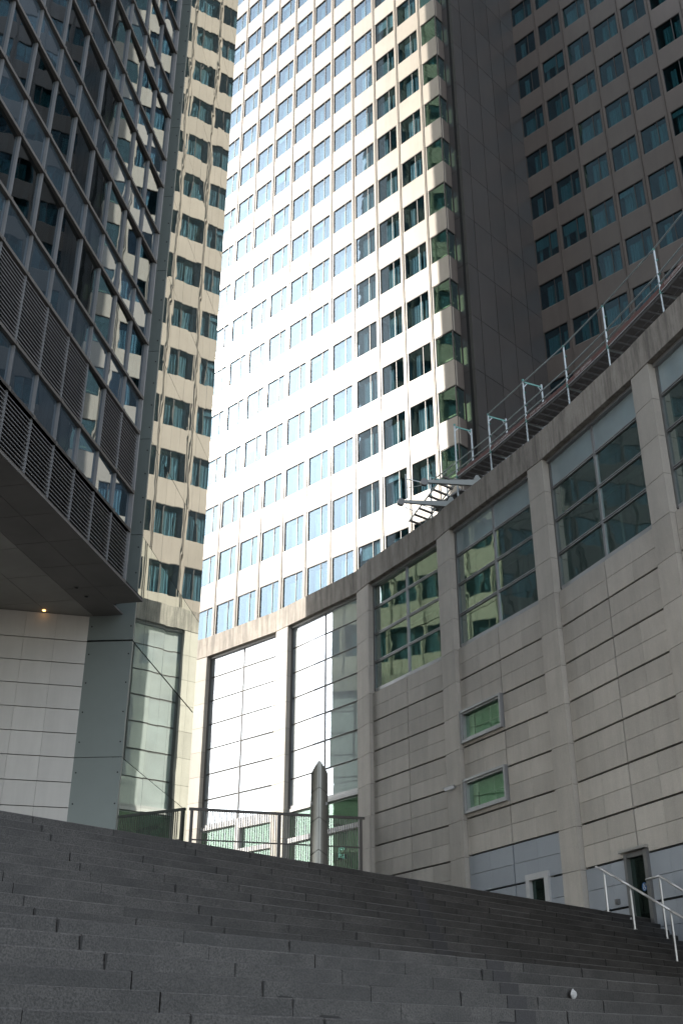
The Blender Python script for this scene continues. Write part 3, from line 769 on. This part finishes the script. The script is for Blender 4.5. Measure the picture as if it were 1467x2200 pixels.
# bodies: upper block and rear
b = MB()
pu = [FCW.p(.0, -2.35, 0)[:2], FCW.p(LN, -2.35, 0)[:2], (-45, 8), (-60, 44), (FK[0] - .3, FK[1] - .05), (EP[0] - .35, EP[1]), (NP[0] - .35, NP[1] + .35)]
b.prism(pu, ZS + .13, HT)
pl = [(WC[0] - .2, WC[1] + .35), FW.p(18, -.35, 0)[:2], (-45, 22), (-60, 44), (FK[0] - .3, FK[1] - .05), (EP[0] - .35, EP[1]), (NP[0] - .35, NP[1] + .35)]
b.prism(pl, GZ, ZS + .12)
b.build('core', M['room_deep'], gb)

# ================================================================ RAILING ON THE TERRACE
RA, RB = np.array([-5.21, 37.62]), np.array([.70, 39.26])
ra = degrees(atan2(*(RB - RA))); RFm = F(RA, ra, ra + 90); RL = hypot(*(RB - RA)); RT = 7.58
rl = thing('railing', (-2.2, 38.4, TZ), 'brown metal bar railing on the terrace edge behind the steps', 'railing')
b = MB(); b.box(RFm, 0, RL + .12, -.05, .05, RT - .085, RT); b.build('top_rail', M['rail_paint'], rl)
b = MB(); b.box(RFm, .05, RL, -.02, .02, 6.50, 6.545); b.build('mid_rail', M['rail_paint'], rl)
for t in (.10, 3.15, RL - .03):
    b = MB(); b.box(RFm, t - .05, t + .05, -.06, .06, TZ - .02, RT - .085); b.build('post', M['rail_paint'], rl)
nb = int((RL - .3) / .082); bars = 0
b = MB(); extra = MB()
for i in range(1, nb):
    t = .24 + i * (RL - .27) / nb
    x = MB(); x.box(RFm, t - .013, t + .013, -.014, .014, TZ, RT - .085)
    if bars < 98: x.build('bar', M['rail_paint'], rl); bars += 1

# ================================================================ PYLON
py = thing('pylon', (-.61, 30.0, PZ), 'pointed bronze grey pylon standing on the plaza before the railing', 'pylon')
b = MB(); cxp, cyp = -.61, 30.0
def lens(z, k=1.0, wid=.235):
    # lens-shaped plan: flat front ridge towards the viewer, two curved flanks
    pts = []
    for i in range(13):
        a = -pi / 2 + (i - 6) / 6 * radians(78)
        x = wid * k * sin((i - 6) / 6 * radians(78)) / sin(radians(78))
        y = -.20 * k * (1 - abs((i - 6) / 6) ** 1.7)
        pts.append((cxp + x, cyp + y, z))
    for i in range(11, 0, -1):
        x = wid * k * sin((i - 6) / 6 * radians(78)) / sin(radians(78)); y = .16 * k * (1 - abs((i - 6) / 6) ** 2)
        pts.append((cxp + x, cyp + y, z))
    return pts
zl = [PZ, 3.9, 4.75, 5.60, 6.40, 7.00]
n = 24
for i in range(len(zl) - 1):
    g = .010
    def ring(z, wid):
        r = lens(z, 1.0, wid)
        # chevron: the ridge stands higher than the flanks
        return [(x, y, z + .16 * (1 - min(1, abs(x - cxp) / wid)) if (i or z > PZ + .1) else z) for x, y, z in r]
    w0, w1 = .25 - .018 * i / 5, .25 - .018 * (i + 1) / 5
    a_, c_ = ring(zl[i] + g, w0), ring(zl[i + 1] - g, w1)
    if i == len(zl) - 2:
        c_ = [(x, y, 6.93 + .37 * (1 - (abs(x - cxp) / .25) ** 1.15)) for x, y, z in c_]
    b.add(a_ + c_, [tuple(range(n))[::-1], tuple(range(n, 2 * n))] + [(q, (q + 1) % n, n + (q + 1) % n, n + q) for q in range(n)], 0)
b.build('shaft', M['pylon'], py, smooth=False)
b = MB()
for i in range(len(zl) - 1):
    b.add([(cxp - .004, cyp - .206, zl[i]), (cxp + .004, cyp - .206, zl[i]), (cxp + .004, cyp - .195, zl[i]), (cxp - .004, cyp - .195, zl[i]), (cxp - .004, cyp - .206, zl[i + 1] + .1), (cxp + .004, cyp - .206, zl[i + 1] + .1), (cxp + .004, cyp - .195, zl[i + 1] + .1), (cxp - .004, cyp - .195, zl[i + 1] + .1)],
          [(0, 1, 5, 4), (3, 2, 1, 0), (1, 2, 6, 5), (0, 4, 7, 3), (4, 5, 6, 7)])
core = [(x * .98 + cxp * .02, y * .98 + cyp * .02, z) for x, y, z in lens(PZ, .93)]
b.add(core + [(x, y, 6.95) for x, y, z in core], [(q, (q + 1) % n, n + (q + 1) % n, n + q) for q in range(n)])
b.build('ridge_joint', M['joint'], py)
for sx in (-1, 1):
    b = MB(); x = cxp + sx * .19; b.tube((x, cyp - .08, 6.13), (x + sx * .004, cyp - .112, 6.13), .05, 14, 0, .045); b.build('lamp', M['alu_dark'], py)

# ================================================================ HANDRAILS ON THE STEPS
def handrail(label, s0, posts, group='steel handrails on the steps'):
    t = thing('handrail', posts[0][0], label, 'handrail', group)
    pts = [p[1] for p in posts]
    b = MB()
    for a, c in zip(pts[:-1], pts[1:]): b.tube(a, c, .028, 10)
    b.build('rail', M['steel'], t, smooth=True)
    for (base, top) in posts[1:-1] if len(posts) > 3 else posts:
        b = MB(); bt = Vector(base); tp = Vector(top)
        b.bar(bt, (bt.x, bt.y, tp.z - .10), .075, .03); b.bar((bt.x, bt.y, tp.z - .11), (bt.x, bt.y, tp.z - .02), .02, .02)
        b.tube(bt, (bt.x, bt.y, bt.z + .012), .06, 12); b.build('post', M['steel'], t)
    return t
def rail_line(s, pns):
    out = []
    for pn in pns:
        zb = 2.85 if pn >= 13.03 else max(z for p_, z in steps if p_ <= pn + 1e-6)
        out.append((ST.p(s, pn, zb)))
    return out
def on_steps(pn): return 2.85 if pn >= 13.03 else max(z for p_, z in steps if p_ <= pn + 1e-6)
p1, p2, p3, p4 = ((22.68, 13.10), (22.34, 12.30), (21.75, 11.12), (21.2, 9.9))
def mk(s, pn, zt): return (ST.p(s, pn, on_steps(pn)), ST.p(s, pn, zt))
A0 = mk(22.80, 13.36, 3.86); A1 = mk(*p1, 3.735); A2 = mk(*p2, 3.30); A3 = mk(*p3, 2.655); A4 = mk(*p4, 1.99)
handrail('longer brushed steel handrail descending the steps in front of the glass door', 0, [A0, A1, A2, A3, A4])
B0 = mk(23.48, 12.50, 3.56); B1 = mk(23.35, 12.10, 3.59); B2 = mk(23.2, 11.5, 3.21); B3 = mk(23.0, 10.6, 2.66); B4 = mk(22.8, 9.9, 2.2)
handrail('shorter steel handrail with a level end, right of the glass door', 0, [B0, B1, B2, B3, B4])

# ================================================================ SCAFFOLD ON THE ROOF EDGE
sc = thing('scaffold', (6.5, 29.5, CT), 'galvanised tube scaffold with decks along the curved roof edge', 'scaffold')
SPT = [(3.35, 35.85), (4.18, 34.34), (5.16, 32.49), (6.09, 30.48), (7.06, 28.39), (7.86, 26.33), (8.74, 23.75), (9.45, 21.2)]
DZ, RZ = 18.72, 20.22
def perp(i):
    a = np.array(SPT[max(0, i - 1)]); c = np.array(SPT[min(len(SPT) - 1, i + 1)]); d = (c - a) / hypot(*(c - a)); return d, np.array([d[1] * -1, d[0]]) * -1
for i, (x, y) in enumerate(SPT):
    d, nrm = perp(i); inward = -nrm if (nrm @ np.array([x, y])) < 0 else nrm
    b = MB(); top = RZ + (.10 if i in (3,) else 0) + (.7 if i == 1 else 0)
    if i == 0: top = 19.6
    b.tube((x, y, CH + .5), (x, y, top), .030, 8, 0)
    b.tube((x, y, DZ - .1), (x, y, DZ + .02), .045, 8, 1); b.tube((x, y, top - .08), (x, y, top), .04, 8, 1)
    for zz in (19.25, 19.75, 18.95): b.bar((x, y, zz), (x + .06, y - .05, zz + .05), .03, .03, 1)
    b.build('standard', [M['galv'], M['green_tube']], sc)
    if i in (0, 1, 2, 3):
        xi, yi = x + inward[0] * .75, y + inward[1] * .75
        b = MB(); b.tube((xi, yi, CH + .5), (xi, yi, top), .030, 8, 0); b.bar((x, y, top - .10), (xi, yi, top - .10), .03, .06, 1)
        for (px_, py_, sg) in ((x, y, 1), (xi, yi, -1)):
            q = Vector((px_ + sg * inward[0] * .16, py_ + sg * inward[1] * .16, top - .12)); b.bar((px_, py_, top - .32), q, .025, .025, 0)
        b.build('inner_frame', [M['galv'], M['green_tube']], sc)
    if i < len(SPT) - 1:
        x2, y2 = SPT[i + 1]
        for zz in ((19.30, 18.98, RZ - .02) if i >= 2 else (19.30, 18.98)):
            b = MB(); b.tube((x, y, zz), (x2, y2, zz), .026, 6); b.build('guard_rail', M['galv'], sc)
        dd = np.array([x2 - x, y2 - y]); L_ = hypot(*dd); ang = degrees(atan2(dd[0], dd[1])); fs = F((x, y), ang, degrees(atan2(*inward)))
        dz = DZ if i >= 1 else DZ - .5
        b = MB()
        for q in range(2): b.box(fs, -.05, L_ + .08, .06 + .33 * q, .36 + .33 * q, dz - .09, dz - .03, 0)
        for q in range(7): b.box(fs, L_ * q / 7, L_ * q / 7 + .05, .08, .70, dz - .12, dz - .09, 1)
        b.box(fs, -.05, L_ + .08, .02, .06, dz - .10, dz - .02, 1)
        b.build('deck', [M['deck'], M['alu']], sc)
        if i >= 1:
            b = MB(); b.box(fs, .0, L_ + .02, -.020, .0, dz - .02, dz + .13, 0); b.build('toe_board', M['toe'], sc)
            b = MB(); b.box(fs, .0, L_ + .02, -.024, -.002, dz - .06, dz - .022, 0); b.build('edge_rail', M['alu'], sc)
            b = MB(); b.bar((x, y, dz - .12), (x + inward[0] * .8, y + inward[1] * .8, dz - .16), .04, .05, 0); b.bar((x + inward[0] * .8, y + inward[1] * .8, CH + .5), (x + inward[0] * .8, y + inward[1] * .8, dz), .04, .04, 0); b.build('bracket', M['galv'], sc)
        if i in (2, 4, 6, 3):
            cu = bpy.data.curves.new('lettering', 'FONT'); cu.body = 'STARK GERÜSTBAU'; cu.size = .105; cu.extrude = .002; cu.align_x = 'LEFT'
            to = bpy.data.objects.new('lettering', cu); COL.objects.link(to)
            dg = bpy.context.evaluated_depsgraph_get(); me = bpy.data.meshes.new_from_object(to.evaluated_get(dg)); bpy.data.objects.remove(to)
            me.materials.clear(); me.materials.append(M['white'])
            # local x along the board as read from outside (left to right), y up
            outward = -inward
            fw = Vector((dd[0] / L_, dd[1] / L_, 0)); up = Vector((0, 0, 1)); nn = Vector((outward[0], outward[1], 0))
            if fw.cross(up).dot(nn) < 0: pass
            st = .25 + (.2 if i == 4 else 0)
            o0 = Vector((x, y, 0)) + fw * st + nn * .024 + up * (dz + .02)
            R = Matrix((fw, up, nn)).transposed()
            for v in me.vertices: v.co = R @ v.co + o0 - sc.location
            lo_ = bpy.data.objects.new('lettering', me); COL.objects.link(lo_); lo_.parent = sc
# ladder bay below the left end
b = MB()
for q in range(8): b.bar((2.55 + q * .16, 36.0 - q * .28, 17.75 + .11 * q), (3.05 + q * .16, 36.35 - q * .28, 17.72 + .11 * q), .09, .05, 0)
b.bar((2.5, 36.1, 17.75), (3.75, 33.9, 18.65), .03, .05, 1); b.bar((3.05, 36.4, 17.72), (4.2, 34.3, 18.6), .03, .05, 1)
b.bar((2.4, 35.6, 17.9), (2.4, 35.6, 19.5), .03, .03, 1); b.bar((2.4, 35.6, 18.4), (3.4, 35.9, 18.2), .025, .025, 1); b.bar((2.4, 35.6, 19.3), (3.35, 35.85, 19.2), .03, .03, 1)
b.bar((2.4, 35.6, 18.9), (4.2, 34.3, 18.6), .02, .02, 1); b.bar((3.35, 35.85, 17.6), (4.6, 33.6, 19.0), .02, .02, 1); b.bar((2.0, 35.7, 18.3), (3.2, 35.9, 17.9), .02, .02, 1)
b.build('ladder_bay', [M['deck'], M['galv']], sc)

# ================================================================ DAVIT ARMS
def davit(label, base, tip):
    t = thing('davit_arm', base, label, 'davit arm', 'davit arms on the roof edge')
    bs, tp = Vector(base), Vector(tip); d = (tp - bs).normalized(); side = d.cross(Vector((0, 0, 1))).normalized()
    b = MB(); st = bs - d * .55
    def sec(c, h, w): return [c - side * w - Vector((0, 0, h)), c + side * w - Vector((0, 0, h)), c + side * w + Vector((0, 0, h)), c - side * w + Vector((0, 0, h))]
    b.hexa(sec(st, .13, .06), sec(tp, .045, .04)); b.build('beam', M['davit'], t)
    b = MB(); c = tp + d * .02 - Vector((0, 0, .03))
    b.tube(c - side * .075, c - side * .03, .13, 16); b.tube(c + side * .03, c + side * .075, .13, 16); b.tube(c - side * .03, c + side * .03, .09, 14, 0); b.build('pulley', M['alu_dark'], t)
    b = MB(); m_ = bs - d * .15 + Vector((0, 0, .12)); 
    for q in (-1, 1): b.add([m_ + side * .04 * q - d * .14, m_ + side * .04 * q + d * .14, m_ + side * .04 * q + d * .05 + Vector((0, 0, .17)), m_ + side * .04 * q - d * .05 + Vector((0, 0, .17)), m_ + side * .055 * q - d * .14, m_ + side * .055 * q + d * .14, m_ + side * .055 * q + d * .05 + Vector((0, 0, .17)), m_ + side * .055 * q - d * .05 + Vector((0, 0, .17))], [(0, 1, 2, 3), (7, 6, 5, 4), (0, 4, 5, 1), (1, 5, 6, 2), (2, 6, 7, 3), (3, 7, 4, 0)])
    b.build('lug', M['davit'], t)
    b = MB(); b.bar(st + Vector((0, 0, -.75)), st, .10, .10); b.build('pedestal', M['davit'], t)
davit('upper right grey davit arm reaching out above the roof edge', (4.55, 33.0, 17.72), (2.86, 32.78, 17.66))
davit('lower left grey davit arm reaching out above the roof edge', (3.78, 34.5, 17.66), (2.13, 34.2, 17.62))

# ================================================================ SMALL THINGS
def camera_box(label, x, y, z, dirn):
    t = thing('security_camera', (x, y, z), label, 'security camera')
    d = Vector((dirn[0], dirn[1], -.25)).normalized(); o = Vector((x, y, z))
    b = MB(); b.bar(o + d * .10, o + d * .42, .10, .10); b.build('housing', M['white_frame'], t)
    b = MB(); b.bar(o + d * .08 + Vector((0, 0, .058)), o + d * .48 + Vector((0, 0, .062)), .13, .012); b.build('hood', M['white_frame'], t)
    b = MB(); b.bar(o - Vector((dirn[0], dirn[1], 0)) * .12, o + d * .2, .03, .03); b.build('bracket', M['alu_dark'], t)
f3, L3 = bayframe(*CB[3]); f4, L4 = bayframe(*CB[4])
q = f3.p(L3 + .62, .06, 7.62)
camera_box('small white security camera fixed to the narrow stone pier above the steps', q[0], q[1], q[2], (f3.n[0] * .6 - f3.d[0] * .8, f3.n[1] * .6 - f3.d[1] * .8))
f6, L6 = bayframe(*CB[6]); q = f6.p(.4, -.10, 5.85)
camera_box('white security camera at the right edge above the glass door', q[0], q[1], q[2], (f6.n[0] * .7 - f6.d[0] * .7, f6.n[1] * .7 - f6.d[1] * .7))
f5, L5 = bayframe(*CB[5])
b = MB(); b.box(f5, 1.28, 1.40, -.14, -.06, 3.30, 3.42, 0); b.box(f5, 1.30, 1.38, -.06, -.045, 3.32, 3.38, 0); o = b.build('socket_box', M['alu_dark'], None)
tag(o, 'small grey socket box on the stone wall left of the glass door', 'socket box')
def litter(label, s, pn, z, r):
    rnd = random.Random(3 + int(s * 10)); b = MB(); vs = []; fs = []; n = 9
    for i in range(5):
        for j in range(n):
            a = 2 * pi * j / n; h = (i - 2) / 2; rr = r * math.sqrt(max(.05, 1 - h * h)) * rnd.uniform(.6, 1.25)
            vs.append(ST.p(s + rr * cos(a), pn - r * .55 + rr * sin(a) * .45, z + r * 1.0 + h * r * rnd.uniform(.8, 1.3)))
    for i in range(4):
        for j in range(n): fs.append((i * n + j, i * n + (j + 1) % n, (i + 1) * n + (j + 1) % n, (i + 1) * n + j))
    fs += [tuple(range(n))[::-1], tuple(range(4 * n, 5 * n))]
    b.add(vs, fs); return tag(b.build('litter', M['paper'], None), label, 'litter')
litter('larger crumpled white paper lying on the lower steps', 11.62, 7.99 - .346 * 2, .993 - .148 * 3 + .01, .055)
litter('tiny white scrap near the foot of the handrail before the glass door', 23.5, 13.03, 2.85 - .148, .045)
